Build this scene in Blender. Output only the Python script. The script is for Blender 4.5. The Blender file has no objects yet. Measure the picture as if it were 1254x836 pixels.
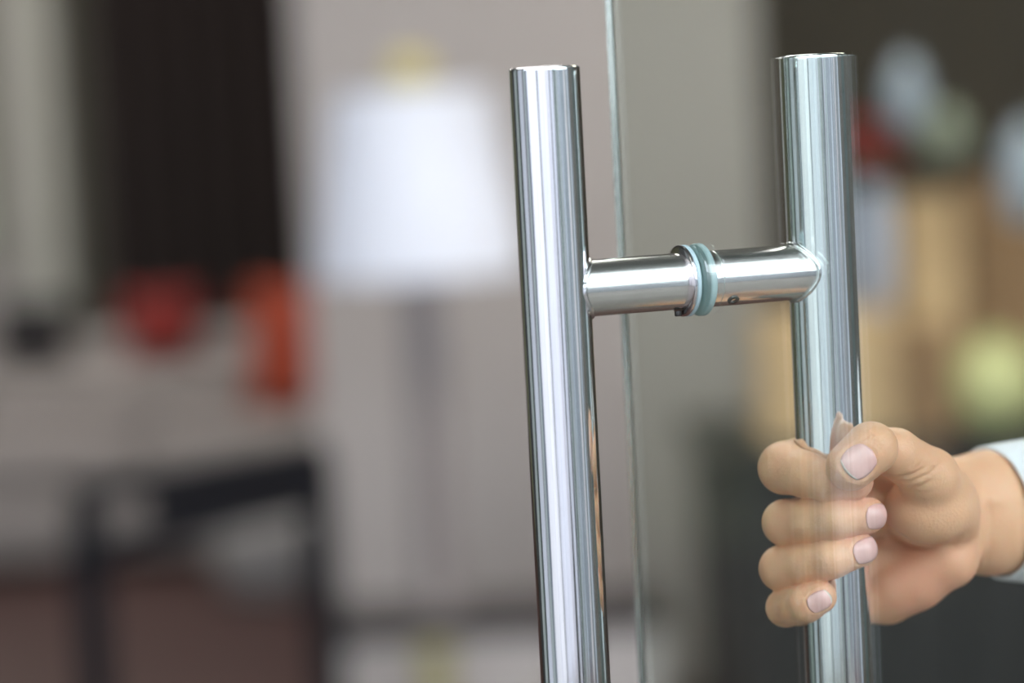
import bpy, bmesh, math, random
import numpy as np
from mathutils import Vector, Matrix

C = bpy.context.scene.collection
PI = math.pi
random.seed(7)

# ------------------------------------------------------------------ camera
F = 1254 * 85 / 36
PITCH, ROLL = math.radians(4.686), math.radians(-3.047)
CAMZ = 1.20
_cp, _sp = math.cos(PITCH), math.sin(PITCH)
FWD = Vector((0, _cp, -_sp)); _UP = Vector((0, _sp, _cp)); _RT = Vector((1, 0, 0))
RT = math.cos(ROLL) * _RT + math.sin(ROLL) * _UP
UP = -math.sin(ROLL) * _RT + math.cos(ROLL) * _UP
cam_data = bpy.data.cameras.new('camera')
cam = bpy.data.objects.new('camera', cam_data); C.objects.link(cam)
m3 = Matrix((RT, UP, -FWD)).transposed()
cam.matrix_world = Matrix.Translation((0, 0, CAMZ)) @ m3.to_4x4()
cam_data.lens = 85; cam_data.sensor_width = 36
cam_data.clip_start = 0.02; cam_data.clip_end = 200
cam_data.dof.use_dof = True
cam_data.dof.focus_distance = 0.882
cam_data.dof.aperture_fstop = 3.1
cam_data.dof.aperture_blades = 9
bpy.context.scene.camera = cam

# ------------------------------------------------------------------ world: bright overcast sky
w = bpy.data.worlds.new('overcast_sky'); bpy.context.scene.world = w
w.use_nodes = True
nt = w.node_tree; nt.nodes.clear()
wo = nt.nodes.new('ShaderNodeOutputWorld'); bg = nt.nodes.new('ShaderNodeBackground')
tc = nt.nodes.new('ShaderNodeTexCoord'); sx = nt.nodes.new('ShaderNodeSeparateXYZ')
cr = nt.nodes.new('ShaderNodeValToRGB')
cr.color_ramp.elements[0].position = 0.0; cr.color_ramp.elements[0].color = (0.80, 0.86, 0.93, 1)
cr.color_ramp.elements[1].position = 1.0; cr.color_ramp.elements[1].color = (1.0, 1.06, 1.16, 1)
nt.links.new(tc.outputs['Generated'], sx.inputs[0]); nt.links.new(sx.outputs['Z'], cr.inputs[0])
nt.links.new(cr.outputs[0], bg.inputs[0]); bg.inputs[1].default_value = 6.3
nt.links.new(bg.outputs[0], wo.inputs[0])

# ------------------------------------------------------------------ area lights added under the ceiling to brighten the interior, no fixtures
def area(name, loc, sx_, sy_, power, col, rot=(0, 0, 0)):
    l = bpy.data.lights.new(name, 'AREA'); l.shape = 'RECTANGLE'; l.size = sx_; l.size_y = sy_
    l.energy = power; l.color = col
    o = bpy.data.objects.new(name, l); o.location = loc; o.rotation_euler = rot; C.objects.link(o)
    return o
area('fill_light_lounge', (-1.4, 6.5, 2.84), 1.4, .8, 54, (1.0, 0.95, 0.90))
area('fill_light_entry', (-0.3, 2.7, 2.84), 1.4, 1.2, 42, (1.0, 0.97, 0.95))
area('fill_light_counter', (1.3, 3.6, 2.84), 1.0, 1.0, 34, (1.0, 0.90, 0.76))

sc = bpy.context.scene
sc.view_settings.view_transform = 'Standard'
sc.view_settings.look = 'None'
sc.view_settings.gamma = 1
sc.view_settings.use_curve_mapping = False
sc.view_settings.exposure = 0.0
sc.cycles.use_denoising = True
sc.cycles.caustics_refractive = True
sc.cycles.caustics_reflective = True
sc.cycles.max_bounces = 14
sc.cycles.transmission_bounces = 14
sc.cycles.sample_clamp_indirect = 6

# ------------------------------------------------------------------ helpers
def tag(o, label=None, cat=None, group=None, kind=None):
    if label: o['label'] = label
    if cat: o['category'] = cat
    if group: o['group'] = group
    if kind: o['kind'] = kind
    return o

def link(name, me, mat=None, parent=None, smooth=True, bevel=0, subsurf=0):
    o = bpy.data.objects.new(name, me); C.objects.link(o)
    if mat: me.materials.append(mat)
    if smooth:
        me.polygons.foreach_set('use_smooth', [True] * len(me.polygons))
        try: me.set_sharp_from_angle(angle=math.radians(38))
        except Exception: pass
    if parent: o.parent = parent
    if bevel:
        b = o.modifiers.new('bevel', 'BEVEL'); b.width = bevel; b.segments = 2; b.limit_method = 'ANGLE'
    if subsurf:
        s = o.modifiers.new('sub', 'SUBSURF'); s.levels = s.render_levels = subsurf
    return o

def empty(name, loc, rz=0):
    o = bpy.data.objects.new(name, None); o.location = loc; o.rotation_euler = (0, 0, rz)
    o.empty_display_size = 0.05; C.objects.link(o); return o

def mk(name, bm, mat, parent=None, smooth=True, bevel=0, subsurf=0):
    me = bpy.data.meshes.new(name)
    bmesh.ops.recalc_face_normals(bm, faces=bm.faces)
    bm.to_mesh(me); bm.free()
    return link(name, me, mat, parent, smooth, bevel, subsurf)

def box(bm, x0, x1, y0, y1, z0, z1, M=None):
    r = bmesh.ops.create_cube(bm, size=1)
    for v in r['verts']:
        v.co = Vector((x0 + (v.co.x + .5) * (x1 - x0), y0 + (v.co.y + .5) * (y1 - y0), z0 + (v.co.z + .5) * (z1 - z0)))
        if M: v.co = M @ v.co
    return r['verts']

def boxo(name, dims, mat, parent=None, bevel=0.0, M=None):
    bm = bmesh.new(); box(bm, *dims, M=M)
    return mk(name, bm, mat, parent, smooth=False, bevel=bevel)

def lathe(bm, prof, n=48, M=None, cap=True):
    rings = []
    for r, z in prof:
        ring = []
        for i in range(n):
            a = 2 * PI * i / n
            p = Vector((r * math.cos(a), r * math.sin(a), z))
            ring.append(bm.verts.new(M @ p if M else p))
        rings.append(ring)
    for A, B in zip(rings, rings[1:]):
        for i in range(n):
            bm.faces.new((A[i], A[(i + 1) % n], B[(i + 1) % n], B[i]))
    if cap:
        bm.faces.new(rings[0][::-1]); bm.faces.new(rings[-1])
    return rings

def sweep(bm, pts, r, n=10, closed=False):
    rings = []
    N = len(pts)
    for i, p in enumerate(pts):
        t = (pts[(i + 1) % N] - pts[i - 1]) if closed else (pts[min(i + 1, N - 1)] - pts[max(i - 1, 0)])
        t.normalize()
        u = t.cross(Vector((0.3, 0.2, 1))).normalized(); v = t.cross(u)
        rr = r[i] if isinstance(r, (list, tuple)) else r
        rings.append([bm.verts.new(p + rr * (math.cos(2 * PI * k / n) * u + math.sin(2 * PI * k / n) * v)) for k in range(n)])
    for i in range(N if closed else N - 1):
        A, B = rings[i], rings[(i + 1) % N]
        for k in range(n):
            bm.faces.new((A[k], A[(k + 1) % n], B[(k + 1) % n], B[k]))
    if not closed:
        bm.faces.new(rings[0][::-1]); bm.faces.new(rings[-1])

def at(px, py, d):
    """point of the place that the photograph shows at (px, py), at world depth y = d"""
    v = RT * ((px - 627) / F) - UP * ((py - 418) / F) + FWD
    return Vector((0, 0, CAMZ)) + v * (d / v.y)

# ------------------------------------------------------------------ materials
def mat(name, col, rough=.5, metal=0, noise=0.0, nscale=8, bump=0.0, bscale=60, stretch=(1, 1, 1), spec=.5, sheen=0, emis=None, trans=0, ior=1.45):
    m = bpy.data.materials.new(name); m.use_nodes = True
    t = m.node_tree; b = t.nodes['Principled BSDF']
    b.inputs['Base Color'].default_value = (*col, 1)
    b.inputs['Roughness'].default_value = rough
    b.inputs['Metallic'].default_value = metal
    b.inputs['Specular IOR Level'].default_value = spec
    b.inputs['IOR'].default_value = ior
    b.inputs['Transmission Weight'].default_value = trans
    if sheen: b.inputs['Sheen Weight'].default_value = sheen
    tcn = t.nodes.new('ShaderNodeTexCoord'); mp = t.nodes.new('ShaderNodeMapping')
    mp.inputs['Scale'].default_value = stretch
    t.links.new(tcn.outputs['Object'], mp.inputs[0])
    if noise:
        n = t.nodes.new('ShaderNodeTexNoise'); n.inputs['Scale'].default_value = nscale; n.inputs['Detail'].default_value = 4
        t.links.new(mp.outputs[0], n.inputs['Vector'])
        mx = t.nodes.new('ShaderNodeMix'); mx.data_type = 'RGBA'
        mx.inputs[6].default_value = (*[c * (1 - noise) for c in col], 1)
        mx.inputs[7].default_value = (*[min(1, c * (1 + noise)) for c in col], 1)
        t.links.new(n.outputs[0], mx.inputs[0]); t.links.new(mx.outputs[2], b.inputs['Base Color'])
    if bump:
        n2 = t.nodes.new('ShaderNodeTexNoise'); n2.inputs['Scale'].default_value = bscale
        t.links.new(mp.outputs[0], n2.inputs['Vector'])
        bp = t.nodes.new('ShaderNodeBump'); bp.inputs['Strength'].default_value = bump; bp.inputs['Distance'].default_value = .01
        t.links.new(n2.outputs[0], bp.inputs['Height']); t.links.new(bp.outputs[0], b.inputs['Normal'])
    if emis:
        b.inputs['Emission Color'].default_value = (*emis[0], 1); b.inputs['Emission Strength'].default_value = emis[1]
    return m

def steel(name, axis='Z', rough=.10, lines=1.0, col=(.90, .91, .93)):
    """drawn and polished tube: fine die lines running along its length, few scratches"""
    m = bpy.data.materials.new(name); m.use_nodes = True
    t = m.node_tree; b = t.nodes['Principled BSDF']
    b.inputs['Metallic'].default_value = 1
    tcn = t.nodes.new('ShaderNodeTexCoord')
    def streak(scale, k):
        mp = t.nodes.new('ShaderNodeMapping')
        s = [scale, scale, scale]; s['XYZ'.index(axis)] = scale * k
        mp.inputs['Scale'].default_value = s
        t.links.new(tcn.outputs['Object'], mp.inputs[0])
        n = t.nodes.new('ShaderNodeTexNoise'); n.inputs['Scale'].default_value = 1; n.inputs['Detail'].default_value = 3
        t.links.new(mp.outputs[0], n.inputs['Vector'])
        return n
    n1 = streak(420, .004); n2 = streak(1500, .003); n3 = streak(260, .012)
    add = t.nodes.new('ShaderNodeMath'); add.operation = 'MULTIPLY_ADD'
    add.inputs[1].default_value = .35
    t.links.new(n2.outputs[0], add.inputs[0]); t.links.new(n1.outputs[0], add.inputs[2])
    bp = t.nodes.new('ShaderNodeBump'); bp.inputs['Strength'].default_value = .09 * lines; bp.inputs['Distance'].default_value = .0010
    t.links.new(add.outputs[0], bp.inputs['Height']); t.links.new(bp.outputs[0], b.inputs['Normal'])
    mr = t.nodes.new('ShaderNodeMapRange'); mr.inputs['From Min'].default_value = .35; mr.inputs['From Max'].default_value = .65
    mr.inputs['To Min'].default_value = rough * .7; mr.inputs['To Max'].default_value = rough * 1.6
    t.links.new(n3.outputs[0], mr.inputs['Value']); t.links.new(mr.outputs[0], b.inputs['Roughness'])
    mx = t.nodes.new('ShaderNodeMix'); mx.data_type = 'RGBA'
    mx.inputs[6].default_value = (*[c * .93 for c in col], 1); mx.inputs[7].default_value = (*[min(1, c * 1.06) for c in col], 1)
    t.links.new(n2.outputs[0], mx.inputs[0]); t.links.new(mx.outputs[2], b.inputs['Base Color'])
    return m

M_floor = mat('maroon_floor', (.068, .035, .031), .5, noise=.18, nscale=2.5, bump=.1)
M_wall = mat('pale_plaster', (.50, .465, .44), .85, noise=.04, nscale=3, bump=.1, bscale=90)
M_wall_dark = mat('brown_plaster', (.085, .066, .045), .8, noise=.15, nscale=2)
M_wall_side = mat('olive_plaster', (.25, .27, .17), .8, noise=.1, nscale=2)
M_ceil = mat('ceiling_paint', (.30, .31, .30), .9, noise=.04)
M_curtain_dark = mat('dark_brown_cloth', (.016, .009, .0075), .9, noise=.3, nscale=4, sheen=.05)
M_curtain_pale = mat('pale_curtain_cloth', (.62, .62, .56), .9, noise=.08)
M_curtain_olive = mat('olive_curtain_cloth', (.22, .21, .165), .9, noise=.1)
M_sofa = mat('beige_upholstery', (.35, .32, .30), .95, noise=.08, nscale=12, bump=.3, bscale=200, sheen=.2)
M_red = mat('red_cloth', (.20, .012, .008), .8, noise=.15, bump=.2, bscale=150, sheen=.2)
M_orange = mat('rust_cloth', (.33, .045, .015), .85, noise=.15, bump=.2, bscale=150, sheen=.2)
M_blackcloth = mat('black_cloth', (.02, .018, .02), .9, noise=.2)
M_black = mat('black_metal', (.012, .013, .017), .45, noise=.1)
M_shade = mat('lamp_shade_cloth', (.80, .83, .90), .8, noise=.02)
M_pole = mat('taupe_lamp_metal', (.29, .26, .25), .5, noise=.05)
M_cabinet = mat('pale_cabinet', (.46, .43, .41), .7, noise=.04)
M_cabtop = mat('grey_stone_top', (.045, .038, .036), .5, noise=.1)
M_yellow = mat('yellow_glaze', (.36, .33, .16), .35, noise=.06)
M_brass = mat('pale_brass', (.62, .54, .22), .4, metal=.3)
M_wood = mat('pale_pine', (.78, .54, .30), .65, noise=.15, nscale=6, stretch=(1, 1, 8))
M_wood2 = mat('brown_pine', (.36, .215, .11), .7, noise=.2, nscale=6, stretch=(1, 1, 8))
M_counter = mat('dark_counter_wood', (.030, .029, .028), .5, noise=.3, nscale=4)
M_vase = mat('blue_grey_ceramic', (.50, .54, .66), .35, noise=.05)
M_flower = mat('red_petal', (.45, .03, .03), .6, noise=.2)
M_stem = mat('green_stem', (.08, .17, .04), .6)
M_lime = mat('lime_glaze', (.78, .78, .38), .3, noise=.06)
M_lantern = mat('frosted_white_glass', (.42, .48, .56), .35, noise=.03)
M_lantern_g = mat('frosted_green_glass', (.34, .38, .29), .35, noise=.03)
M_pave = mat('grey_paving', (.16, .145, .135), .8, noise=.1)
M_facade = mat('white_facade', (.85, .86, .90), .8, noise=.03)
M_facade_grey = mat('grey_facade', (.26, .28, .31), .7, noise=.05)
M_dark_bay = mat('dark_reflection_bay', (.035, .038, .036), .6)
M_leaf = mat('hedge_leaf', (.06, .15, .035), .7, noise=.3)
M_white = mat('white_paint', (.78, .78, .78), .6)
M_frame = mat('dark_door_metal', (.03, .03, .032), .4, metal=.5)

# glass with a faint green body
M_glass = bpy.data.materials.new('door_glass'); M_glass.use_nodes = True
t = M_glass.node_tree; t.nodes.clear()
o_ = t.nodes.new('ShaderNodeOutputMaterial'); g_ = t.nodes.new('ShaderNodeBsdfGlass'); v_ = t.nodes.new('ShaderNodeVolumeAbsorption')
g_.inputs['Roughness'].default_value = 0.0; g_.inputs['IOR'].default_value = 1.5; g_.inputs['Color'].default_value = (.975, .992, .972, 1)
v_.inputs['Color'].default_value = (.60, .90, .80, 1); v_.inputs['Density'].default_value = 9
t.links.new(g_.outputs[0], o_.inputs['Surface']); t.links.new(v_.outputs[0], o_.inputs['Volume'])

M_steel_bar = steel('polished_steel_bar', 'Z', .045, .8)
M_steel_cross = steel('brushed_steel_crossbar', 'X', .17, 1.0, (.78, .77, .75))
M_steel_flange = mat('polished_steel_ring', (.80, .78, .80), .16, metal=1, noise=.05)
M_weld = mat('ground_weld', (.72, .73, .74), .20, metal=1, noise=.1, bump=.12, bscale=300)
M_screw = mat('dark_screw', (.10, .10, .10), .35, metal=1)
M_gasket = mat('clear_teal_plastic', (.58, .76, .80), .25, trans=.25, noise=.04)

# ------------------------------------------------------------------ setting
def wall(name, dims, m):
    o = boxo(name, dims, m); return tag(o, kind='structure')
wall('floor', (-5, 5, -9, 9.2, -.1, 0), M_floor)
wall('pavement', (-4.3, 3.1, -14, 1.3, -.06, .004), M_pave)
wall('wall_back', (-5, 5, 8.8, 9.0, 0, 2.9), M_wall)
wall('wall_left', (-4.6, -4.4, .8, 8.8, 0, 2.9), M_wall_side)
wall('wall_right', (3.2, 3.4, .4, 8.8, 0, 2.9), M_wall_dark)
wall('ceiling', (-5, 5, -.25, 9.0, 2.9, 3.0), M_ceil)
# pale partition behind the lamp and the dark wall behind the counter
pl = at(374, 300, 5.2).x; pr = at(940, 300, 5.2).x
wall('wall_partition', (pl, pr, 5.2, 5.36, 0, 2.9), M_wall)
wall('baseboard_partition', (pl, pr, 5.185, 5.20, 0, .09), M_wall)
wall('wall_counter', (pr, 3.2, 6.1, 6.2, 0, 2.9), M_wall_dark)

# tall window at the far left with its frame
wx0, wx1 = at(-330, 200, 8.8).x, at(-12, 200, 8.8).x
win = tag(empty('window_1', ((wx0 + wx1) / 2, 8.79, .9)), kind='structure')
def child_box(name, dims, m, parent, bevel=0):
    o = boxo(name, dims, m, None, bevel)
    o.parent = parent; o.matrix_parent_inverse = Matrix.Translation(-Vector(parent.location)) if not parent.rotation_euler.z else parent.matrix_basis.inverted()
    return o
M_pane = mat('daylit_pane', (.35, .40, .36), .1, emis=((.62, .70, .62), .42))
child_box('window_pane', (wx0 + .05, wx1 - .05, 8.775, 8.785, .95, 2.55), M_pane, win)
for a_, b_ in ((wx0, wx0 + .05), (wx1 - .05, wx1), ((wx0 + wx1) / 2 - .02, (wx0 + wx1) / 2 + .02)):
    child_box('window_frame', (a_, b_, 8.75, 8.798, .9, 2.6), M_wall_side, win)
for z0 in (.9, 2.55):
    child_box('window_frame', (wx0 + .05, wx1 - .05, 8.75, 8.798, z0, z0 + .05), M_wall_side, win)

def curtain(name, label, px0, px1, d, m, amp, waves, zlo=.03, cat='curtain', py=175):
    x0, x1 = at(px0, py, d).x, at(px1, py, d).x
    bm = bmesh.new(); n = int(waves * 14); nz = 10
    ph = random.random() * 6
    def fy(u): return amp * math.sin(u * waves * 2 * PI + ph) + amp * .4 * math.sin(u * waves * 3.3 * PI + 2)
    V = []
    for j in range(nz + 1):
        z = zlo + (2.84 - zlo) * j / nz
        V.append([bm.verts.new((x0 + (x1 - x0) * i / n, d + fy(i / n) * (1 + .25 * math.sin(j * .5)), z)) for i in range(n + 1)])
    for j in range(nz):
        for i in range(n): bm.faces.new((V[j][i], V[j][i + 1], V[j + 1][i + 1], V[j + 1][i]))
    root = empty(name, ((x0 + x1) / 2, d, zlo)); tag(root, label, cat)
    o = mk('curtain_cloth', bm, m, None)
    s = o.modifiers.new('thick', 'SOLIDIFY'); s.thickness = .004
    o.parent = root; o.matrix_parent_inverse = Matrix.Translation(-Vector(root.location))
    bm = bmesh.new(); sweep(bm, [Vector((x0 - .03, d, 2.86)), Vector((x1 + .03, d, 2.86))], .012)
    o = mk('curtain_rail', bm, M_black, None); o.parent = root; o.matrix_parent_inverse = Matrix.Translation(-Vector(root.location))
    return root
curtain('curtain', 'near-black brown curtain hanging full height behind the red and rust cushions', 116, 366, 8.25, M_curtain_dark, .03, 6)
curtain('curtain', 'pale grey-green curtain strip hanging at the far left edge', 8, 74, 8.45, M_curtain_pale, .02, 3)
curtain('curtain', 'olive grey curtain between the pale strip and the dark brown curtain', 66, 112, 8.66, M_curtain_olive, .02, 3)

# ------------------------------------------------------------------ far lounge: sofa with cushions
SD = 7.0
def soft_box(bm, x0, x1, y0, y1, z0, z1, M=None): return box(bm, x0, x1, y0, y1, z0, z1, M)
sx0, sx1 = at(-150, 500, SD).x, at(480, 500, SD).x
sofa = empty('sofa', ((sx0 + sx1) / 2, SD + .4, 0)); tag(sofa, 'low beige upholstered sofa along the dark curtain carrying red and rust cushions', 'sofa')
def cb(name, dims, m, parent, bevel=.03):
    o = boxo(name, dims, m, None, bevel); o.parent = parent
    o.matrix_parent_inverse = Matrix.Translation(-Vector(parent.location))
    for md in o.modifiers: md.segments = 4
    o.data.polygons.foreach_set('use_smooth', [True] * 6)
    return o
ztop = at(200, 405, SD + .7).z
cb('base', (sx0, sx1, SD, SD + .85, .05, .26), M_sofa, sofa)
w3 = (sx1 - sx0 - .32) / 2
for k in range(2):
    cb('seat', (sx0 + .16 + w3 * k, sx0 + .16 + w3 * (k + 1) - .01, SD + .01, SD + .62, .262, .42), M_sofa, sofa, .05)
    cb('backrest', (sx0 + .16 + w3 * k, sx0 + .16 + w3 * (k + 1) - .01, SD + .60, SD + .84, .40, ztop), M_sofa, sofa, .05)
cb('armrest', (sx0, sx0 + .15, SD, SD + .84, .262, .58), M_sofa, sofa, .05)
cb('armrest', (sx1 - .15, sx1, SD, SD + .84, .262, .58), M_sofa, sofa, .05)
for fx in (sx0 + .08, sx1 - .08):
    for fy in (SD + .08, SD + .77):
        cb('foot', (fx - .03, fx + .03, fy - .03, fy + .03, 0, .05), M_black, sofa, .004)

def cushion(px, py, d, w_, h_, th_, m, label, lean=.25, rz=0, roll=0):
    bm = bmesh.new(); n = 14
    for s in (-1, 1):
        V = []
        for j in range(n + 1):
            row = []
            for i in range(n + 1):
                u, v = i / n * 2 - 1, j / n * 2 - 1
                bulge = (max(0, (1 - u ** 4) * (1 - v ** 4))) ** .55
                ex = 1 - .06 * (1 - abs(v)) * 0 - .07 * (1 - v * v) * abs(u)
                ez = 1 - .07 * (1 - u * u) * abs(v)
                row.append(bm.verts.new((u * w_ / 2 * ex, s * bulge * th_ / 2, v * h_ / 2 * ez)))
            V.append(row)
        for j in range(n):
            for i in range(n): bm.faces.new((V[j][i], V[j][i + 1], V[j + 1][i + 1], V[j + 1][i]))
    bmesh.ops.remove_doubles(bm, verts=bm.verts, dist=.0005)
    o = mk('cushion', bm, m)
    o.location = at(px, py, d); o.rotation_euler = (-lean, roll, rz)
    return tag(o, label, 'cushion', 'cushions on the sofa')
cushion(198, 398, SD + .47, .25, .22, .11, M_red, 'bright red cushion on the sofa against the dark curtain', .2, .1)
cushion(360, 424, SD + .30, .30, .40, .12, M_orange, 'rust orange cushion at the right end of the sofa', .2, -.2)
cushion(40, 406, SD + .47, .24, .20, .10, M_blackcloth, 'black cushion at the left end of the sofa', .2, .1)

bm = bmesh.new(); bx0, bx1 = at(-20, 450, SD + .4).x, at(296, 450, SD + .4).x
lathe(bm, [(.01, bx0), (.05, bx0 + .004), (.068, bx0 + .02), (.072, bx0 + .05), (.072, bx1 - .05), (.068, bx1 - .02), (.05, bx1 - .004), (.01, bx1)], 28, Matrix.Rotation(PI / 2, 4, 'Y'))
bo = mk('bolster', bm, M_sofa); bo.location = (0, SD + .36, .42 + .074); tag(bo, 'long beige bolster lying on the sofa seat under the red cushion', 'cushion')
pf = at(332, 662, 6.55)
bm = bmesh.new(); lathe(bm, [(.10, 0), (.155, .02), (.175, .08), (.178, .13), (.165, .19), (.12, .225), (.02, .235)], 40)
pfo = mk('pouf', bm, mat('grey_pouf_cloth', (.36, .35, .34), .9, noise=.08, bump=.2, bscale=200)); pfo.location = (pf.x, 6.62, 0); tag(pfo, 'round pale grey pouf on the maroon floor at the right end of the sofa', 'pouf')
# ------------------------------------------------------------------ black railing stand in front of the sofa
A = at(102, 590, 3.6); B = at(386, 542, 4.0); A.z = B.z = (A.z + B.z) / 2
ang = math.atan2(B.y - A.y, B.x - A.x); L = math.hypot(B.x - A.x, B.y - A.y)
rail = empty('low_barrier', (A.x, A.y, 0), ang); tag(rail, 'low black metal barrier with two rails and dark panel in front of the sofa', 'barrier')
zt = A.z
boxo('top_rail', (-.015, L + .015, -.015, .015, zt - .03, zt), M_black, rail, .003)
boxo('lower_rail', (.021, L - .021, -.012, .012, zt - .115, zt - .085), M_black, rail, .003)
boxo('panel', (.13, L - .021, -.004, .004, zt - .084, zt - .031), M_black, rail)
for x_ in (0, L):
    p_ = boxo('post', (x_ - .02, x_ + .02, -.02, .02, .012, zt - .031), M_black, rail, .003)
    boxo('base_plate', (x_ - .05, x_ + .05, -.14, .14, 0, .012), M_black, rail, .003)

# ------------------------------------------------------------------ table lamp on its cabinet in front of the partition
LD = 4.35
lc = at(516, 340, LD)
top_z = at(520, 754, LD - .09).z
cx0, cx1 = at(402, 700, LD).x, at(820, 700, LD).x
cab = empty('cabinet', ((cx0 + cx1) / 2, LD, 0)); tag(cab, 'low pale cabinet with a dark grey top under the white-shaded lamp', 'cabinet')
def pb(name, dims, m, root, bevel=.003):
    o = boxo(name, dims, m, None, bevel); o.parent = root
    o.matrix_parent_inverse = Matrix.Translation(-Vector(root.location)); return o
pb('body', (cx0 + .01, cx1 - .01, LD - .07, LD + .08, .06, top_z - .046), M_cabinet, cab)
pb('plinth', (cx0 + .04, cx1 - .04, LD - .05, LD + .07, 0, .058), M_cabtop, cab)
pb('top', (cx0, cx1, LD - .09, LD + .09, top_z - .045, top_z), M_cabtop, cab)
nd = 3; dw = (cx1 - cx0 - .02) / nd
for k in range(nd):
    d_ = pb('door', (cx0 + .012 + dw * k, cx0 + .006 + dw * (k + 1), LD - .088, LD - .071, .07, top_z - .052), M_cabinet, cab)
    hb = bmesh.new(); lathe(hb, [(.004, 0), (.004, .012), (.011, .014), (.011, .020), (.006, .024)], 16, Matrix.Translation((cx0 + dw * (k + (.9 if k % 2 else .12)), LD - .0885, top_z * .6)) @ Matrix.Rotation(PI / 2, 4, 'X'))
    k_ = mk('knob', hb, M_yellow, None); k_.parent = d_
lamp = empty('table_lamp', (lc.x, LD, top_z)); tag(lamp, 'tall lamp with wide white cone shade on a thick taupe column, on the cabinet', 'lamp')
zb = at(508, 337, LD).z - top_z; zs = at(505, 112, LD).z - top_z
mm = LD / F
lean_x = 0
bm = bmesh.new(); lathe(bm, [(.045, 0), (.045, .010), (.037, .016), (.036, .03), (.036, zb + .02), (.015, zb + .03), (.008, zb + .05), (.008, zs - .01)], 40)
mk('column', bm, M_pole, lamp)
r0, r1 = 133 * mm, 98 * mm
bm = bmesh.new()
lathe(bm, [(r0, zb), (r1, zs)], 64, cap=False)
sh = mk('lamp_shade', bm, None, lamp)
tm = bpy.data.materials.new('translucent_shade_cloth'); tm.use_nodes = True
tt = tm.node_tree; pb_ = tt.nodes['Principled BSDF']; pb_.inputs['Base Color'].default_value = (.80, .845, .93, 1); pb_.inputs['Roughness'].default_value = .9
tr = tt.nodes.new('ShaderNodeBsdfTranslucent'); tr.inputs[0].default_value = (.80, .86, .98, 1)
wv = tt.nodes.new('ShaderNodeTexNoise'); wv.inputs['Scale'].default_value = 60
ms = tt.nodes.new('ShaderNodeMixShader'); ms.inputs[0].default_value = .2
bpn = tt.nodes.new('ShaderNodeBump'); bpn.inputs['Strength'].default_value = .1
tt.links.new(wv.outputs[0], bpn.inputs['Height']); tt.links.new(bpn.outputs[0], pb_.inputs['Normal'])
tt.links.new(pb_.outputs[0], ms.inputs[1]); tt.links.new(tr.outputs[0], ms.inputs[2])
tt.links.new(ms.outputs[0], tt.nodes['Material Output'].inputs[0])
sh.data.materials.append(tm)
bm = bmesh.new()
for k in range(3):
    a_ = 2 * PI * k / 3
    sweep(bm, [Vector((0, 0, zs - .012)), Vector((r1 * math.cos(a_) * .99, r1 * math.sin(a_) * .99, zs - .004))], .0022, 8)
mk('shade_spider', bm, M_brass, lamp)
bm = bmesh.new(); lathe(bm, [(.006, zs - .009), (.010, zs + .004), (.030, zs + .008)] + [(.044 * math.cos(a), zs + .036 + .034 * math.sin(a)) for a in np.linspace(-1.0, 1.5, 10)], 32)
mk('finial', bm, M_brass, lamp)
bl = bpy.data.lights.new('lamp_bulb', 'POINT'); bl.energy = .7; bl.color = (1, .97, .94); bl.shadow_soft_size = .05
blo = bpy.data.objects.new('lamp_bulb', bl); blo.parent = lamp; blo.location = (0, 0, zb + .07); C.objects.link(blo)
# the column passes the bulb: carry the bulb a little to the side
blo.location.x = .07
# yellow bowl on the floor-level ledge before the cabinet
yb = at(532, 836, 4.02)
bm = bmesh.new(); lathe(bm, [(.03, 0), (.035, .01), (.05, .05), (.055, .09), (.048, .13), (.03, .155), (.027, .19), (.036, .215), (.030, .213), (.02, .16), (.01, .02)], 36)
v_o = mk('vase', bm, M_yellow); v_o.location = (yb.x, LD - .24, 0); v_o.scale = (1.0, 1.0, (at(530, 794, LD - .24).z) / .215)
tag(v_o, 'yellow vase standing on the floor before the pale cabinet', 'vase')

# ------------------------------------------------------------------ right: dark counter with crates, vase, jar; lanterns above
KD = 4.4
kz = at(1080, 528, KD).z
kx0, kx1 = at(858, 600, KD).x, at(1560, 600, KD).x
ctr = empty('counter', ((kx0 + kx1) / 2, KD + .2, 0)); tag(ctr, 'dark wooden counter carrying the pale crates and vases', 'counter')
pb('worktop', (kx0, kx1, KD - .16, KD + .42, kz - .035, kz), M_counter, ctr)
pb('plinth', (kx0 + .05, kx1 - .05, KD - .08, KD + .36, 0, .08), M_counter, ctr)
nb = 7; bw = (kx1 - kx0 - .04) / nb
for k in range(nb):
    pb('panel', (kx0 + .02 + bw * k, kx0 + .015 + bw * (k + 1), KD - .13, KD + .40, .082, kz - .037), M_counter, ctr)

def crate(px0, px1, py0, d, zb_, depth, m, label, slats):
    x0, x1 = at(px0, py0, d).x, at(px1, py0, d).x
    zt_ = at((px0 + px1) / 2, py0, d).z
    root = empty('wooden_crate', ((x0 + x1) / 2, d + depth / 2, zb_)); tag(root, label, 'crate', 'crates on the counter')
    hh = (zt_ - zb_) / slats
    for side in (0, 1):
        y_ = d if side == 0 else d + depth - .012
        for k in range(slats):
            pb('slat', (x0 + .002, x1 - .002, y_, y_ + .012, zb_ + hh * k + .003, zb_ + hh * (k + 1) - .003), m, root, .0015)
    for x_ in (x0, x1 - .012):
        pb('end_board', (x_, x_ + .012, d + .013, d + depth - .013, zb_ + .001, zt_ - .002), m, root, .0015)
    pb('bottom_board', (x0 + .013, x1 - .013, d + .013, d + depth - .013, zb_ + .001, zb_ + .012), m, root, .0015)
    pb('lid', (x0 + .001, x1 - .001, d, d + depth, zt_ - .002, zt_ + .008), m, root, .0015)
    return root, zt_ + .008
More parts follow.
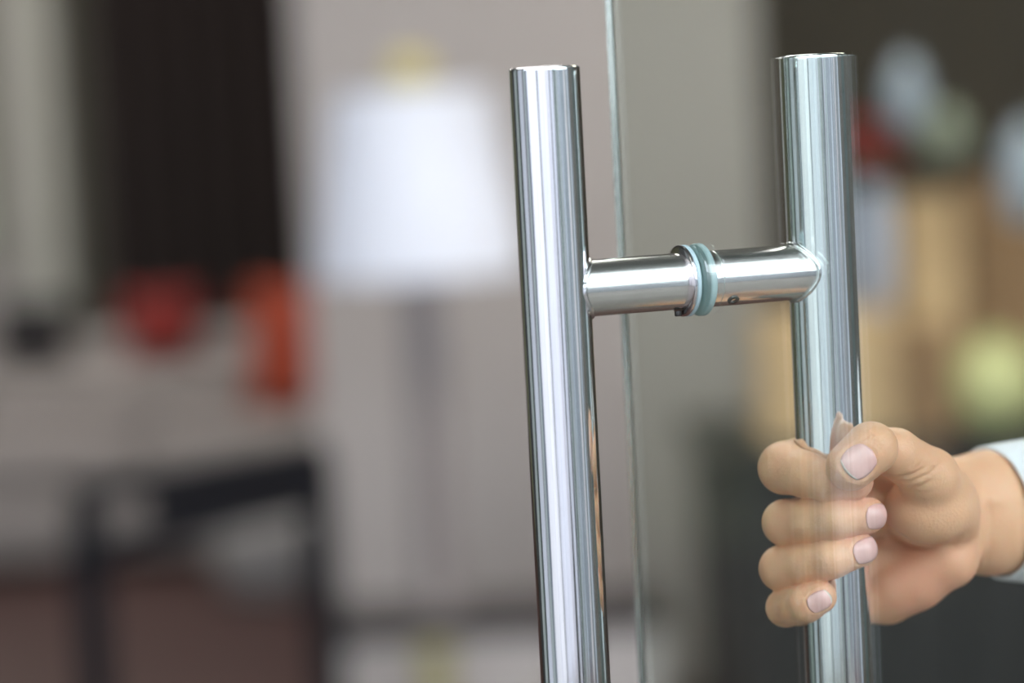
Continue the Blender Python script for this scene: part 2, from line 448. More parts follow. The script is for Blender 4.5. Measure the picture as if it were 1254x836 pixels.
c1, z1 = crate(935, 1098, 392, KD - .10, kz, .2, M_wood, 'low wide pale pine crate on the counter left of the tall crate', 3)
c2, z2 = crate(1102, 1178, 245, KD + .10, kz, .14, M_wood, 'tall narrow pale pine crate in the middle of the counter', 5)
c3, z3 = crate(1184, 1290, 225, KD + .24, kz, .14, M_wood2, 'brown pine crate at the right behind the round lime jar', 5)
# low brown crate before tall one
c4, z4 = crate(1106, 1172, 410, KD - .12, kz, .14, M_wood2, 'small brown crate in front of the tall pale crate', 3)

# blue-grey vase with red flowers on the low crate
vp = at(1078, 392, KD)
vh = at(1078, 225, KD).z - z1
va = empty('flower_vase', (vp.x, KD, z1)); tag(va, 'tall blue-grey vase holding red flowers on the low crate', 'vase')
bm = bmesh.new(); lathe(bm, [(.026, 0), (.034, .01), (.038, vh * .35), (.037, vh * .7), (.026, vh * .9), (.024, vh), (.020, vh - .004), (.018, vh * .8), (.005, .02)], 36)
mk('vase_body', bm, M_vase, va)
def bloom(cx, cy, cz, r):
    bm = bmesh.new()
    for layer, (nn, rr, el) in enumerate(((5, .5, 1.1), (7, .8, .7), (9, 1.0, .3))):
        for k in range(nn):
            a = 2 * PI * k / nn + layer * .4
            dirv = Vector((math.cos(a) * math.cos(el), math.sin(a) * math.cos(el), math.sin(el)))
            tng = Vector((-math.sin(a), math.cos(a), 0)); upv = dirv.cross(tng)
            pts = []
            for (u, v_, b_) in ((0, 0, 0), (.45, -.35, .12), (.95, -.28, .05), (1.1, 0, -.02), (.95, .28, .05), (.45, .35, .12), (.5, 0, .2)):
                pts.append(bm.verts.new(Vector((cx, cy, cz)) + r * rr * (u * dirv + v_ * tng * 1.2 - b_ * upv)))
            for i in range(6):
                bm.faces.new((pts[6], pts[i], pts[(i + 1) % 6]))
    o = mk('bloom', bm, M_flower, va, smooth=True)
    s_ = o.modifiers.new('t', 'SOLIDIFY'); s_.thickness = .0015
    return o
for (dx, dy, dz, r) in ((-.02, 0, .05, .042), (.015, .02, .085, .042), (-.035, -.01, .10, .036), (.02, -.02, .035, .034)):
    st_ = bmesh.new(); sweep(st_, [Vector((0, 0, vh * .6)), Vector((dx * .4, dy * .4, vh + dz * .4)), Vector((dx, dy, vh + dz))], .0025, 8)
    mk('stem', st_, M_stem, va)
    bloom(dx, dy, vh + dz, r)

# round lime jar
jp = at(1224, 482, KD - .06)
R_ = 56 * KD / F
bm = bmesh.new(); lathe(bm, [(.03, 0)] + [(R_ * math.cos(a), R_ * .97 + R_ * math.sin(a)) for a in np.linspace(-1.15, 1.1, 16)] + [(.030, R_ * 1.95), (.034, R_ * 2.02), (.028, R_ * 2.02), (.02, R_ * 1.8)], 40)
j = mk('round_jar', bm, M_lime); j.location = (jp.x, KD - .06, kz)
tag(j, 'round yellow-green glazed jar on the counter in front of the brown crate', 'jar')

def lantern(px, py0, py1, wpx, d, m, label):
    zt_, zb_ = at(px, py0, d).z, at(px, py1, d).z
    x_ = at(px, (py0 + py1) / 2, d).x; h_ = zt_ - zb_; r = wpx / 2 * d / F
    root = empty('hanging_lantern', (x_, d, zb_)); tag(root, label, 'lantern', 'lanterns hanging over the counter')
    bm = bmesh.new(); lathe(bm, [(r * .35, 0), (r * .75, h_ * .08), (r, h_ * .35), (r * .98, h_ * .6), (r * .7, h_ * .85), (r * .3, h_)], 36)
    mk('glass_globe', bm, m, root)
    bm = bmesh.new(); lathe(bm, [(r * .32, h_), (r * .32, h_ + .015), (r * .1, h_ + .025)], 24); mk('cap', bm, M_black, root)
    bm = bmesh.new(); sweep(bm, [Vector((0, 0, h_ + .024)), Vector((0, 0, 2.9 - zb_))], .0025, 8); mk('cord', bm, M_black, root)
    return root
lantern(1114, 70, 160, 48, KD - .05, M_lantern, 'bluish white glass lantern hanging left of the greenish one')
lantern(1160, 130, 198, 56, KD + .10, M_lantern_g, 'pale greenish glass lantern hanging low beside the bluish white one')
lantern(1262, 150, 275, 64, KD - .2, M_lantern, 'large white glass lantern cut by the right edge of the photo')

# ------------------------------------------------------------------ invented wall bays behind the camera, toned to streak the steel's reflections
def outside(name, dims, m): return tag(boxo(name, dims, m), kind='structure')
def tint(name, c): return mat(name, tuple(.85 * q for q in c), .75, noise=.06, nscale=2)
RINGC = {'w': tint('white_reflection_bay', (.97, .97, 1.0)), 'l': tint('lilac_grey_reflection_bay', (.82, .83, .90)), 'd': M_dark_bay,
         'b': tint('blue_grey_reflection_bay', (.19, .215, .25)), 'm': tint('mid_grey_reflection_bay', (.26, .27, .29)),
         'g': tint('pale_green_reflection_bay', (.46, .52, .49)), 'h': tint('dark_green_reflection_bay', (.05, .07, .055)), 'p': tint('pale_pink_reflection_bay', (.75, .68, .68)), 's': tint('silver_reflection_bay', (.74, .77, .84))}
RING = [(-132, -118, 'd', 3.4, 2.9), (-118, -104, 'g', 3.6, 2.6), (-104, -97, 'h', 3.5, 2.2), (-97, -80, 's', 3.7, 2.6), (-80, -76, 'm', 3.6, 2.9), (-76, -68, 'g', 3.8, 2.6),
        (-68, -62, 'b', 3.9, 2.9), (-62, -44, 'w', 4.2, 3.2), (-44, -42, 'l', 4.1, 3.2), (-42, -28, 'w', 4.3, 3.2), (-28, -25, 'm', 4.1, 3.0), (-25, -13, 'l', 4.4, 3.0), (-13, -11, 's', 4.3, 3.0),
        (-11, 1, 'l', 4.5, 3.0), (1, 3, 'p', 4.4, 3.0), (3, 9, 'l', 4.5, 3.0), (9, 14.5, 'd', 4.0, 3.2), (14.5, 24, 's', 4.5, 2.4), (24, 28, 'm', 4.4, 2.2), (28, 33, 'g', 4.5, 2.0),
        (33, 46, 'b', 4.6, 1.75), (46, 48, 's', 4.4, 1.9), (48, 60, 'b', 4.6, 1.75), (60, 64, 'p', 4.3, 2.0), (64, 74, 'm', 4.4, 1.9), (74, 79, 's', 4.2, 2.2), (79, 88, 'b', 4.0, 2.4), (88, 96, 'w', 3.8, 2.4), (96, 112, 'h', 3.0, 2.2)]
for a0, a1, key, R0, hgt in RING:                       # added ring of bays; tints and widths set the stripes mirrored by the bars
    v0 = Vector((math.sin(math.radians(a0)), -math.cos(math.radians(a0)))); v1 = Vector((math.sin(math.radians(a1)), -math.cos(math.radians(a1))))
    bm = bmesh.new()
    q = [v0 * R0, v1 * R0, v1 * (R0 + .25), v0 * (R0 + .25)]
    lo = [bm.verts.new((p.x + .07, p.y + .88, 0)) for p in q]; hi = [bm.verts.new((p.x + .07, p.y + .88, hgt)) for p in q]
    bm.faces.new(lo[::-1]); bm.faces.new(hi)
    for k in range(4): bm.faces.new((lo[k], lo[(k + 1) % 4], hi[(k + 1) % 4], hi[k]))
    tag(mk('reflection_bay', bm, RINGC[key], smooth=False), kind='structure')

# ------------------------------------------------------------------ the glass door with its pull handle
TH = math.radians(20.954)
O = Vector((.0701, .88857, CAMZ - .05368))
T = .010; LB = .05727; RB = .0127; RC = .0104
AX = Vector((math.cos(TH), math.sin(TH), 0))
door = empty('door_1', O, TH)
tag(door, 'glass door standing ajar with a polished steel H-shaped pull handle', kind='structure')
bm = bmesh.new(); box(bm, -T / 2, T / 2, -.90, .0635, -O.z + .012, 1.1)
gp = mk('glass_panel', bm, M_glass, door, smooth=False, bevel=.0008)
M_edge = M_glass.copy(); M_edge.name = 'ground_glass_edge'
[n for n in M_edge.node_tree.nodes if n.type == 'BSDF_GLASS'][0].inputs['Roughness'].default_value = .45
gp.data.materials.append(M_edge)
for p_ in gp.data.polygons:
    if p_.normal.y > .9: p_.material_index = 1
gp['label'] = 'clear glass panel with greenish edge'

def tube_bar(name, x, ztop, zlow, m, label):
    bm = bmesh.new()
    lathe(bm, [(.0004, zlow), (RB - .0006, zlow), (RB, zlow + .0006), (RB, zlow + .0015), (RB, 0), (RB, ztop - .0014), (RB, ztop - .0007), (RB - .0003, ztop - .00025), (RB - .0009, ztop), (.0004, ztop)], 96, cap=True)
    o = mk(name, bm, m, door); o.location = (x, 0, 0); o['label'] = label
    return o
ZT = .0263 + .05368
front = tube_bar('pull_bar', -LB, ZT, -.62, M_steel_bar, 'polished steel bar on the near side of the glass')
rear = tube_bar('pull_bar', LB, ZT + .0005, -.62, M_steel_bar, 'polished steel bar behind the glass, gripped by the hand')
RX = Matrix.Rotation(PI / 2, 4, 'Y')
def xl(name, prof, m, parent, off, n=96):       # lathe about the crossbar axis; positions in door space minus the bar's own offset
    bm = bmesh.new(); lathe(bm, [(r, z) for r, z in prof], n, RX)
    o = mk(name, bm, m, parent); o.location = (-off, 0, 0); return o
# near crossbar
xl('crossbar', [(RC, -LB + .006), (RC, -.0095), (RC, -.0087), (RC - .0003, -.0080)], M_steel_cross, front, -LB)
xl('flange', [(RC - .002, -.0083), (.0124, -.0083), (.0131, -.0078), (.0131, -.0070), (.0127, -.0066), (RC - .002, -.0066)], M_steel_flange, front, -LB)
xl('gasket', [(.004, -.00655), (.0128, -.00655), (.0132, -.0062), (.0132, -.00535), (.0128, -.00505), (.004, -.00505)], M_gasket, door, 0)
xl('gasket', [(.004, .00505), (.0130, .00505), (.0134, .0055), (.0134, .0070), (.0128, .0076), (.004, .0076)], M_gasket, door, 0)
xl('crossbar', [(RC - .0004, .0077), (RC, .0080), (RC, .0084), (RC, .0108), (RC, .0112), (RC - .00018, .0114), (RC - .00018, .0116), (RC, .0118), (RC, .0123), (RC, LB - .006)], M_steel_cross, rear, LB)
# weld beads along the saddle where crossbar meets bar
def weld(parent, off, sgn):
    pts = []
    for k in range(72):
        a = 2 * PI * k / 72
        y = (RC + .0003) * math.cos(a); z = (RC + .0003) * math.sin(a)
        x = math.sqrt(max(RB * RB - y * y, 0)) + .0002
        pts.append(Vector((sgn * x, y, z)))
    bm = bmesh.new()
    rs = [.0008 + .00004 * math.sin(k * .9) + .00002 * math.sin(k * 2.3) for k in range(72)]
    sweep(bm, pts, rs, 10, closed=True)
    return mk('weld_bead', bm, M_weld, parent)
weld(front, -LB, 1); weld(rear, LB, -1)
# grub screws
def screw(parent, off, x, ang_deg, r=.0021, Rr=RC):
    a = math.radians(ang_deg)
    nrm = Vector((0, -math.cos(a), -math.sin(a)))
    Mx = Matrix.Translation(Vector((x - off, 0, 0)) + nrm * (Rr + .00035)) @ nrm.to_track_quat('Z', 'Y').to_matrix().to_4x4()
    bm = bmesh.new()
    lathe(bm, [(r, -.001), (r, .0006), (r * .82, .0009), (r * .62, .0009), (r * .58, -.0006)], 6 * 4, Mx)
    s_ = mk('grub_screw', bm, M_screw, parent); return s_
screw(rear, LB, .0165, 50, .0022, RC - .0006)
screw(front, -LB, -.0098, 84, .0013, RC + .0012)

# hinge side: slim dark post the door turns on
hp = O + Matrix.Rotation(TH, 3, 'Z') @ Vector((0, -.93, 0))
outside('trim_1', (hp.x - .02, hp.x + .06, hp.y - .04, hp.y + .04, 0, 2.9), M_frame)

# ------------------------------------------------------------------ the hand (signed-distance sculpt, one continuous surface)
BAR2 = O + AX * LB
SH = .695 * T
def hp_(px, py, dy):
    """hand point: apparent pixel through the glass, dy millimetres behind the rear bar's axis"""
    v = RT * ((px - 627) / F) - UP * ((py - 418) / F) + FWD
    Y = BAR2.y + dy * .001
    tt_ = (Y - SH * AX.y) / v.y
    return np.array(Vector((0, 0, CAMZ)) + v * tt_ + AX * SH) * 1000.0   # mm

def proj_app(P):                                        # mm -> apparent pixel
    Q = P / 1000.0 - np.array(AX) * SH - np.array([0, 0, CAMZ])
    d = Q @ np.array(FWD)
    return np.stack([627 + F * (Q @ np.array(RT)) / d, 418 - F * (Q @ np.array(UP)) / d], -1)

FING = {
 'index':  [(1085, 566, 24, 10.5), (1010, 554, 19, 9.0), (959, 573, -2, 9.9), (1010, 589, -20.5, 7.4), (1043, 589, -21, 7.2)],
 'middle': [(1090, 625, 25, 10.2), (1018, 630, 22, 9.0), (960, 640, -3, 8.7), (1022, 634, -20.5, 7.7), (1061, 631, -18.5, 6.6)],
 'ring':   [(1090, 682, 25, 9.8), (1018, 690, 22, 8.6), (956, 696, -3, 8.6), (1016, 685, -20, 7.1), (1051, 673, -18.5, 6.3)],
 'little': [(1085, 735, 24, 8.8), (1015, 742, 19, 7.6), (960, 744, -4, 7.2), (985, 739, -18, 6.9), (1002, 731, -20, 6.2)],
}
THUMB = [(1156, 640, 18, 12), (1136, 584, -5, 10.4), (1094, 555, -16, 9.0), (1064, 549, -29, 9.9), (1039, 571, -32, 9.0)]

def sculpt(h):
    P0 = np.array([min(hp_(915, 600, 40)[0], 0) if False else hp_(915, 600, 0)[0] - 6, BAR2.y * 1000 - 50, hp_(1000, 790, 0)[2] - 6])
    P1 = np.array([hp_(1254, 600, 60)[0] + 22, BAR2.y * 1000 + 98, hp_(1060, 500, 0)[2] + 8])
    n = np.ceil((P1 - P0) / h).astype(int)
    ax = [(P0[i] + h * np.arange(n[i])).astype(np.float32) for i in range(3)]
    X, Y, Z = np.meshgrid(*ax, indexing='ij')
    def seg(a, b, r1, r2, sc=(1, 1, 1)):
        s_ = np.array(sc, dtype=np.float32)
        a = np.asarray(a) * s_; b = np.asarray(b) * s_
        ba = (b - a).astype(np.float32); l2 = float(ba @ ba)
        dx, dy, dz = X * s_[0] - a[0], Y * s_[1] - a[1], Z * s_[2] - a[2]
        t_ = np.clip((dx * ba[0] + dy * ba[1] + dz * ba[2]) / l2, 0, 1)
        return (np.sqrt((dx - t_ * ba[0]) ** 2 + (dy - t_ * ba[1]) ** 2 + (dz - t_ * ba[2]) ** 2) - (r1 + (r2 - r1) * t_)).astype(np.float32)
    def ell(c, r):
        dx, dy, dz = X - c[0], Y - c[1], Z - c[2]
        k0 = np.sqrt((dx / r[0]) ** 2 + (dy / r[1]) ** 2 + (dz / r[2]) ** 2) + 1e-5
        k1 = np.sqrt((dx / r[0] ** 2) ** 2 + (dy / r[1] ** 2) ** 2 + (dz / r[2] ** 2) ** 2) + 1e-6
        return (k0 * (k0 - 1) / k1).astype(np.float32)
    def smin(a, b, k):
        h_ = np.maximum(k - np.abs(a - b), 0) / k
        return np.minimum(a, b) - h_ * h_ * k * .25
    chains = []
    for nm, J in FING.items():
        p = [hp_(*q[:3]) for q in J]; r = [q[3] for q in J]
        f = seg(p[0], p[1], r[0], r[1])
        f = smin(f, seg(p[1], p[2], r[1], r[2] * .97), 3)
        mid = (p[2] * .5 + p[3] * .5); mid[1] -= .6
        f = smin(f, seg(p[2], mid, r[2], (r[2] + r[3]) / 2 - .25), 1.6)
        f = smin(f, seg(mid, p[3], (r[2] + r[3]) / 2 - .25, r[3]), 2)
        f = smin(f, seg(p[3], p[4], r[3], r[4]), 1.6)
        chains.append(f)
    fingers = chains[0]
    for f in chains[1:]: fingers = smin(fingers, f, .9)
    wr = hp_(1188, 632, 26)
    palm = None
    for nm, q in zip(('index', 'middle', 'ring', 'little'), ((1150, 604, 26, 10), (1168, 618, 28, 10.5), (1172, 645, 28, 10.5), (1168, 668, 25, 10))):
        J = FING[nm][0]
        s_ = seg(hp_(*J[:3]), hp_(*q[:3]), J[3], q[3])
        palm = s_ if palm is None else smin(palm, s_, 7)
    palm = smin(palm, seg(hp_(1100, 716, 19), hp_(1158, 684, 15), 10.5, 11.8), 6)     # hypothenar
    palm = smin(palm, seg(hp_(1076, 729, 21), hp_(1120, 714, 18), 8.5, 10.0), 5)
    th = [hp_(*q[:3]) for q in THUMB]; tr_ = [q[3] for q in THUMB]
    thenar = ell(hp_(1135, 624, 4), (17.0, 15, 14.0))
    thenar = smin(thenar, ell(hp_(1160, 622, 12), (11, 14, 15.5)), 5)
    thumb = seg(th[0], th[1], tr_[0], tr_[1])
    thumb = smin(thumb, thenar, 5)
    thumb = smin(thumb, seg(th[1], th[2], tr_[1], tr_[2]), 3)
    dist = seg(th[3], th[4], tr_[3], tr_[4]); thumb = smin(thumb, seg(th[2], th[3] + np.array([0, 8, 0]), tr_[2], 7.6), 2)
    thumb = smin(thumb, dist, 1.0)
    # web of skin between thumb base and index base
    palm = smin(palm, seg(hp_(1095, 575, 18), hp_(1150, 590, 12), 7, 8), 6)
    hand = smin(palm, thumb, 2.6)
    hand = smin(hand, fingers, 2.2)
    # wrist and forearm run away from the lens, taller than they are deep
    c0, c1, c2 = hp_(1152, 630, 34), hp_(1205, 628, 42), hp_(1330, 626, 72)
    zz = .74
    fore = smin(seg(c0, c1, 16.4, 17.6, (1, 1, zz)), seg(c1, c2, 17.6, 19.5, (1, 1, zz)), 4)
    hand = smin(hand, fore, 3.0)
    # two flexor tendons, faint
    hand = smin(hand, seg(hp_(1205, 612, 25), hp_(1290, 612, 45), 1.6, 1.6) , 5)
    # pressed against the steel
    bx, by = BAR2.x * 1000, BAR2.y * 1000
    bar = np.sqrt((X - bx) ** 2 + (Y - by) ** 2) - (RB * 1000 + .05)
    k = 1.2; a_ = -hand; b_ = bar
    hh_ = np.maximum(k - np.abs(a_ - b_), 0) / k
    hand = -(np.minimum(a_, b_) - hh_ * hh_ * k * .25)
    return hand, P0, h

def surface_nets(f, P0, h):
    ins = f < 0
    nx, ny, nz = f.shape
    cnt = np.zeros((nx - 1, ny - 1, nz - 1), np.int8)
    for dx in (0, 1):
        for dy in (0, 1):
            for dz in (0, 1): cnt += ins[dx:nx - 1 + dx, dy:ny - 1 + dy, dz:nz - 1 + dz]
    act = (cnt > 0) & (cnt < 8)
    idx = np.argwhere(act); N = len(idx)
    vid = -np.ones(act.shape, np.int64); vid[tuple(idx.T)] = np.arange(N)
    acc = np.zeros((N, 3)); num = np.zeros(N)
    cs = [(a, b, c) for a in (0, 1) for b in (0, 1) for c in (0, 1)]
    for p in cs:
        for axis in range(3):
            if p[axis]: continue
            q = list(p); q[axis] = 1
            fa = f[idx[:, 0] + p[0], idx[:, 1] + p[1], idx[:, 2] + p[2]]; fb = f[idx[:, 0] + q[0], idx[:, 1] + q[1], idx[:, 2] + q[2]]
            m_ = (fa < 0) != (fb < 0)
            t_ = np.where(m_, fa / np.where(m_, fa - fb, 1), 0)
            pos = np.tile(np.array(p, float), (N, 1)); pos[:, axis] = t_
            acc[m_] += pos[m_]; num[m_] += 1
    V = P0 + h * (idx + acc / num[:, None])
    quads = []
    for axis in range(3):
        sl = [slice(1, -1)] * 3; sl[axis] = slice(0, -1)
        a = ins[tuple(slice(1, s - 1) if i != axis else slice(0, s - 1) for i, s in enumerate(f.shape))]
        b = ins[tuple(slice(1, s - 1) if i != axis else slice(1, s) for i, s in enumerate(f.shape))]
        e = np.argwhere(a != b)
        if not len(e): continue
        sgn = a[tuple(e.T)]
        base = e.copy()
        for i in range(3):
            if i != axis: base[:, i] += 1
        u, v = [(1, 2), (2, 0), (0, 1)][axis]
        du = np.zeros(3, int); du[u] = 1; dv = np.zeros(3, int); dv[v] = 1
        g = lambda B: vid[B[:, 0], B[:, 1], B[:, 2]]
        q = np.stack([g(base - du - dv), g(base - dv), g(base), g(base - du)], 1)
        q[~sgn] = q[~sgn][:, ::-1]
        quads.append(q)
    return V, np.concatenate(quads)

HVOX = .75
field, P0, hvox = sculpt(HVOX)
V, Q = surface_nets(field, P0, hvox)

def trilin(P):
    q = (P - P0) / hvox; i = np.clip(np.floor(q).astype(int), 0, np.array(field.shape) - 2); t_ = q - i
    r = 0
    for a in (0, 1):
        for b in (0, 1):
            for c in (0, 1):
                w_ = (t_[:, 0] if a else 1 - t_[:, 0]) * (t_[:, 1] if b else 1 - t_[:, 1]) * (t_[:, 2] if c else 1 - t_[:, 2])
                r = r + w_ * field[i[:, 0] + a, i[:, 1] + b, i[:, 2] + c]
    return r
def grad(P, e=.6):
    g = np.stack([trilin(P + np.eye(3)[i] * e) - trilin(P - np.eye(3)[i] * e) for i in range(3)], 1)
    return g / (np.linalg.norm(g, axis=1, keepdims=True) + 1e-9)

for _ in range(2):
    V = V - grad(V) * np.clip(trilin(V), -.5, .5)[:, None]
NRM = grad(V)
# skin creases: polylines over the palm side, (points, depth mm, half width mm)
CREASE = [
 ([(1080, 640), (1092, 655), (1110, 666), (1135, 672), (1162, 668), (1180, 655)], 1.2, 1.2),
 ([(1076, 583), (1095, 586), (1115, 582), (1135, 570)], .75, .8),
 ([(1086, 590), (1110, 591), (1135, 581), (1150, 567)], .55, .7),
 ([(1100, 600), (1125, 596), (1145, 585)], .4, .7),
 ([(1118, 608), (1140, 602), (1155, 590)], .3, .7),
 ([(1100, 575), (1115, 569), (1124, 558)], .28, .6),
 ([(1108, 577), (1122, 571), (1131, 560)], .28, .6),
 ([(1056, 524), (1066, 527), (1076, 535)], .22, .55),
 ([(1052, 530), (1063, 532), (1074, 541)], .22, .55),
 ([(1196, 600), (1200, 630), (1199, 665), (1192, 698)], .5, .9),
 ([(1206, 600), (1211, 635), (1209, 670), (1203, 699)], .4, .9),
 ([(1000, 612), (1001, 618)], .0, .5),
]
uv = proj_app(V)
facing = NRM @ (-np.array(FWD)) > 0.05
for pts, dep, wid in CREASE:
    pts = np.array(pts, float); wpx = wid / .305
    best = np.full(len(V), 1e9)
    for a, b in zip(pts, pts[1:]):
        ab = b - a; t_ = np.clip(((uv - a) @ ab) / (ab @ ab), 0, 1)
        best = np.minimum(best, np.linalg.norm(uv - a - t_[:, None] * ab, axis=1))
    ends = np.minimum(np.linalg.norm(uv - pts[0], axis=1), np.linalg.norm(uv - pts[-1], axis=1))
    fade = np.clip(ends / 14, 0.15, 1)
    V = V - NRM * (dep * fade * np.exp(-(best / wpx) ** 2) * facing)[:, None]

# nails: find each nail's frame, sink the skin a little around it
barc = np.array([BAR2.x, BAR2.y]) * 1000
NAILS = []
def nailframe(tip, prev, r, back, wid, ln, nrm=None):
    d = tip - prev; d /= np.linalg.norm(d)
    if nrm is None:
        nrm = np.array([tip[0] - barc[0], tip[1] - barc[1], 0.0])
    nrm = nrm - d * (nrm @ d); nrm /= np.linalg.norm(nrm)
    side = np.cross(d, nrm)
    NAILS.append((tip + nrm * r + d * back, d, nrm, side, wid, ln))
fp = {k: [hp_(*q[:3]) for q in J] for k, J in FING.items()}
tp = [hp_(*q[:3]) for q in THUMB]
nailframe(fp['middle'][4], fp['middle'][3], 6.6, 1.9, 4.7, 5.0, np.array([.30, -1, .0]))
nailframe(fp['ring'][4], fp['ring'][3], 6.3, 1.0, 4.5, 5.4, np.array([.12, -1, .0]))
nailframe(fp['little'][4], fp['little'][3], 6.2, .7, 3.7, 4.3, np.array([.05, -1, .0]))
nailframe(tp[4], tp[3], 9.0, -.9, 5.8, 6.0, np.array([-.12, -1, .05]))
for c, d, nr, sd, wd, ln in NAILS:
    rel = V - c; u = rel @ d; v = rel @ sd; wv_ = rel @ nr
    q = (np.abs(u / ln) ** 2.6 + np.abs(v / wd) ** 2.6) ** (1 / 2.6)
    m_ = (np.abs(wv_) < 6)
    ring = np.exp(-((q - 1.0) / .09) ** 2) * .30 * m_
    rim = np.exp(-((q - 1.22) / .13) ** 2) * .16 * m_
    V = V - NRM * (ring - rim)[:, None]

me = bpy.data.meshes.new('hand_and_forearm')
VW = V / 1000.0
me.vertices.add(len(VW)); me.vertices.foreach_set('co', VW.astype(np.float32).ravel())
me.loops.add(Q.size); me.loops.foreach_set('vertex_index', Q.astype(np.int32).ravel())
me.polygons.add(len(Q)); me.polygons.foreach_set('loop_start', np.arange(0, Q.size, 4, dtype=np.int32)); 
me.update(calc_edges=True); me.validate()
# natural skin colour: rosier at finger ends, joints and the heel of the palm
rosy = np.zeros(len(V))
for k, J in fp.items():
    rosy += .55 * np.exp(-(np.linalg.norm(V - J[4], axis=1) / 9) ** 2) + .35 * np.exp(-(np.linalg.norm(V - J[2] - np.array([0, -6, 0]), axis=1) / 7) ** 2)
rosy += .6 * np.exp(-(np.linalg.norm(V - tp[4], axis=1) / 11) ** 2)
rosy += .85 * np.exp(-(np.linalg.norm(V - hp_(1125, 712, 10), axis=1) / 19) ** 2) + .35 * np.exp(-(np.linalg.norm(V - hp_(1105, 610, 2), axis=1) / 12) ** 2)
at_ = me.attributes.new('rosy', 'FLOAT', 'POINT'); at_.data.foreach_set('value', np.clip(rosy, 0, 1).astype(np.float32))

M_skin = bpy.data.materials.new('skin'); M_skin.use_nodes = True
t = M_skin.node_tree; b = t.nodes['Principled BSDF']
an = t.nodes.new('ShaderNodeAttribute'); an.attribute_name = 'rosy'
tcn = t.nodes.new('ShaderNodeTexCoord')
nz = t.nodes.new('ShaderNodeTexNoise'); nz.inputs['Scale'].default_value = 70; nz.inputs['Detail'].default_value = 5
t.links.new(tcn.outputs['Object'], nz.inputs['Vector'])
ad = t.nodes.new('ShaderNodeMath'); ad.operation = 'MULTIPLY_ADD'; ad.inputs[1].default_value = .5
t.links.new(nz.outputs[0], ad.inputs[0]); t.links.new(an.outputs['Fac'], ad.inputs[2])
mx = t.nodes.new('ShaderNodeValToRGB')
mx.color_ramp.elements[0].position = .1; mx.color_ramp.elements[0].color = (.85, .50, .305, 1)
mx.color_ramp.elements[1].position = 1.1; mx.color_ramp.elements[1].color = (.80, .385, .25, 1)
t.links.new(ad.outputs[0], mx.inputs[0]); t.links.new(mx.outputs[0], b.inputs['Base Color'])
b.inputs['Roughness'].default_value = .48
b.inputs['Subsurface Weight'].default_value = .25
b.inputs['Subsurface Radius'].default_value = (1.0, .35, .18)
b.inputs['Subsurface Scale'].default_value = .004
vr = t.nodes.new('ShaderNodeTexVoronoi'); vr.inputs['Scale'].default_value = 900
t.links.new(tcn.outputs['Object'], vr.inputs['Vector'])
bp = t.nodes.new('ShaderNodeBump'); bp.inputs['Strength'].default_value = .22; bp.inputs['Distance'].default_value = .0005
t.links.new(vr.outputs['Distance'], bp.inputs['Height']); t.links.new(bp.outputs[0], b.inputs['Normal'])

person = empty('person', (float(hp_(1254, 630, 70)[0]) / 1000 + .03, BAR2.y + .09, CAMZ - .12))
tag(person, 'person in white shirt gripping the rear steel bar with the right hand', 'person')
def to_person(o):
    o.parent = person; o.matrix_parent_inverse = Matrix.Translation(-Vector(person.location)); return o
hand = link('hand_and_forearm', me, M_skin); to_person(hand)

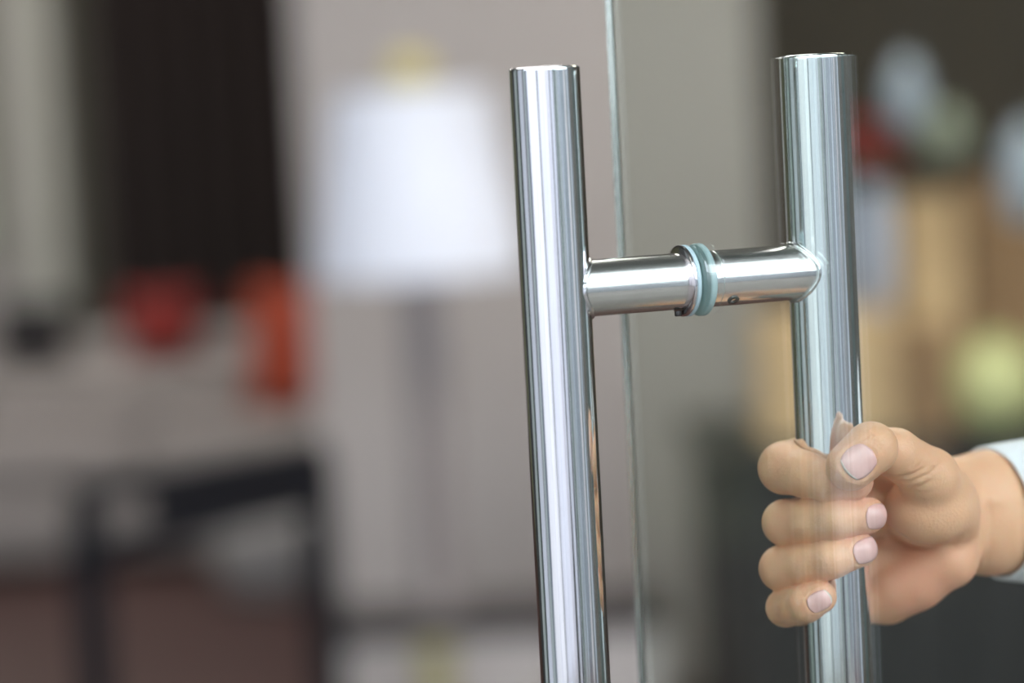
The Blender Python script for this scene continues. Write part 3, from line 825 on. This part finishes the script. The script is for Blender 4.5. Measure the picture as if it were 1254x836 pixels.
M_nail = mat('fingernail', (.86, .50, .47), .22, noise=.06, nscale=200, spec=.6)
b = M_nail.node_tree.nodes['Principled BSDF']; b.inputs['Subsurface Weight'].default_value = .1; b.inputs['Subsurface Radius'].default_value = (1, .4, .3); b.inputs['Subsurface Scale'].default_value = .002
M_nailtip = mat('nail_free_edge', (.84, .72, .64), .3, noise=.03)
for c, d, nr, sd, wd, ln in NAILS:
    nu, nv = 18, 16
    g = []; inside = []
    for i in range(nu + 1):
        for j_ in range(nv + 1):
            a, b2 = i / nu * 2 - 1, j_ / nv * 2 - 1
            # square -> superellipse
            s_ = (1 - .5 * b2 * b2) ** .5; s2 = (1 - .5 * a * a) ** .5
            a2, b3 = a * (.45 * s_ + .55 * s_), b2 * s2
            a2 = a * (s_ * .75 + .25); b3 = b2 * (s2 * .75 + .25)
            g.append((a2, b3))
    g = np.array(g)
    base = c + np.outer(g[:, 0] * ln, d) + np.outer(g[:, 1] * wd, sd)
    Pm = base + nr * 5.0
    for _ in range(60):
        f_ = trilin(Pm); Pm = Pm - np.outer(np.clip(f_, -.4, .6) * .7, nr)
    # stiffer curve than the skin: average with a smooth arch
    edge = np.maximum(np.abs(g[:, 0]), np.abs(g[:, 1]))
    lift = .34 * (1 - np.clip(edge, 0, 1) ** 6) - .02
    Pm = Pm + np.outer(lift, nr)
    bm = bmesh.new(); vs = [bm.verts.new(Vector(p / 1000)) for p in Pm]
    fl = []
    for i in range(nu):
        for j_ in range(nv):
            q = bm.faces.new((vs[i * (nv + 1) + j_], vs[(i + 1) * (nv + 1) + j_], vs[(i + 1) * (nv + 1) + j_ + 1], vs[i * (nv + 1) + j_ + 1]))
            q.material_index = 1 if i >= nu - 1 else 0
    bmesh.ops.recalc_face_normals(bm, faces=bm.faces)
    me2 = bpy.data.meshes.new('fingernail'); bm.to_mesh(me2); bm.free()
    o = link('fingernail', me2, M_nail); me2.materials.append(M_nailtip)
    s_ = o.modifiers.new('thick', 'SOLIDIFY'); s_.thickness = .0003; s_.offset = 0
    to_person(o)

# white shirt sleeve: cuff opening faces the hand and the lens
M_shirt = mat('white_shirt_cotton', (.86, .87, .91), .85, noise=.03, bump=.15, bscale=900, sheen=.2)
c1_ = Vector(hp_(1205, 628, 42)) / 1000; c2_ = Vector(hp_(1330, 626, 72)) / 1000
axd = (c2_ - c1_).normalized(); upd = Vector((0, 0, 1)); upd = (upd - axd * upd.dot(axd)).normalized(); sdd = axd.cross(upd)
def sleeve_point(s, a, rad_u, rad_s):
    return c1_ + axd * s + upd * (rad_u * math.sin(a)) + sdd * (rad_s * math.cos(a))
SL0 = .004
def sleeve_mesh(s0, s1, ru, rs, n, m_, slant=.0, wr=.0006):
    bm = bmesh.new(); N = 72; V_ = []
    for j_ in range(n + 1):
        s = s0 + (s1 - s0) * j_ / n
        row = []
        for i in range(N):
            a = 2 * PI * i / N
            w_ = wr * (math.sin(3 * a + s * 90) + .6 * math.sin(7 * a - s * 60 + 1))
            row.append(bm.verts.new(sleeve_point(s - slant * math.sin(a), a, ru + .12 * (s - s0) + w_, rs + .12 * (s - s0) + w_)))
        V_.append(row)
    for j_ in range(n):
        for i in range(N): bm.faces.new((V_[j_][i], V_[j_][(i + 1) % N], V_[j_ + 1][(i + 1) % N], V_[j_ + 1][i]))
    bmesh.ops.recalc_face_normals(bm, faces=bm.faces)
    o = mk('x', bm, m_)
    sm = o.modifiers.new('t', 'SOLIDIFY'); sm.thickness = .0016; sm.offset = 0
    bv = o.modifiers.new('b', 'BEVEL'); bv.width = .0006; bv.segments = 2; bv.limit_method = 'ANGLE'
    return o
slv = sleeve_mesh(SL0 + .045, .34, .0318, .0268, 24, M_shirt, .004, .0012); slv.name = 'shirt_sleeve'; to_person(slv)
cf = sleeve_mesh(SL0, SL0 + .055, .0258, .0210, 8, M_shirt, .005, .0003); cf.name = 'cuff'
cf.parent = slv
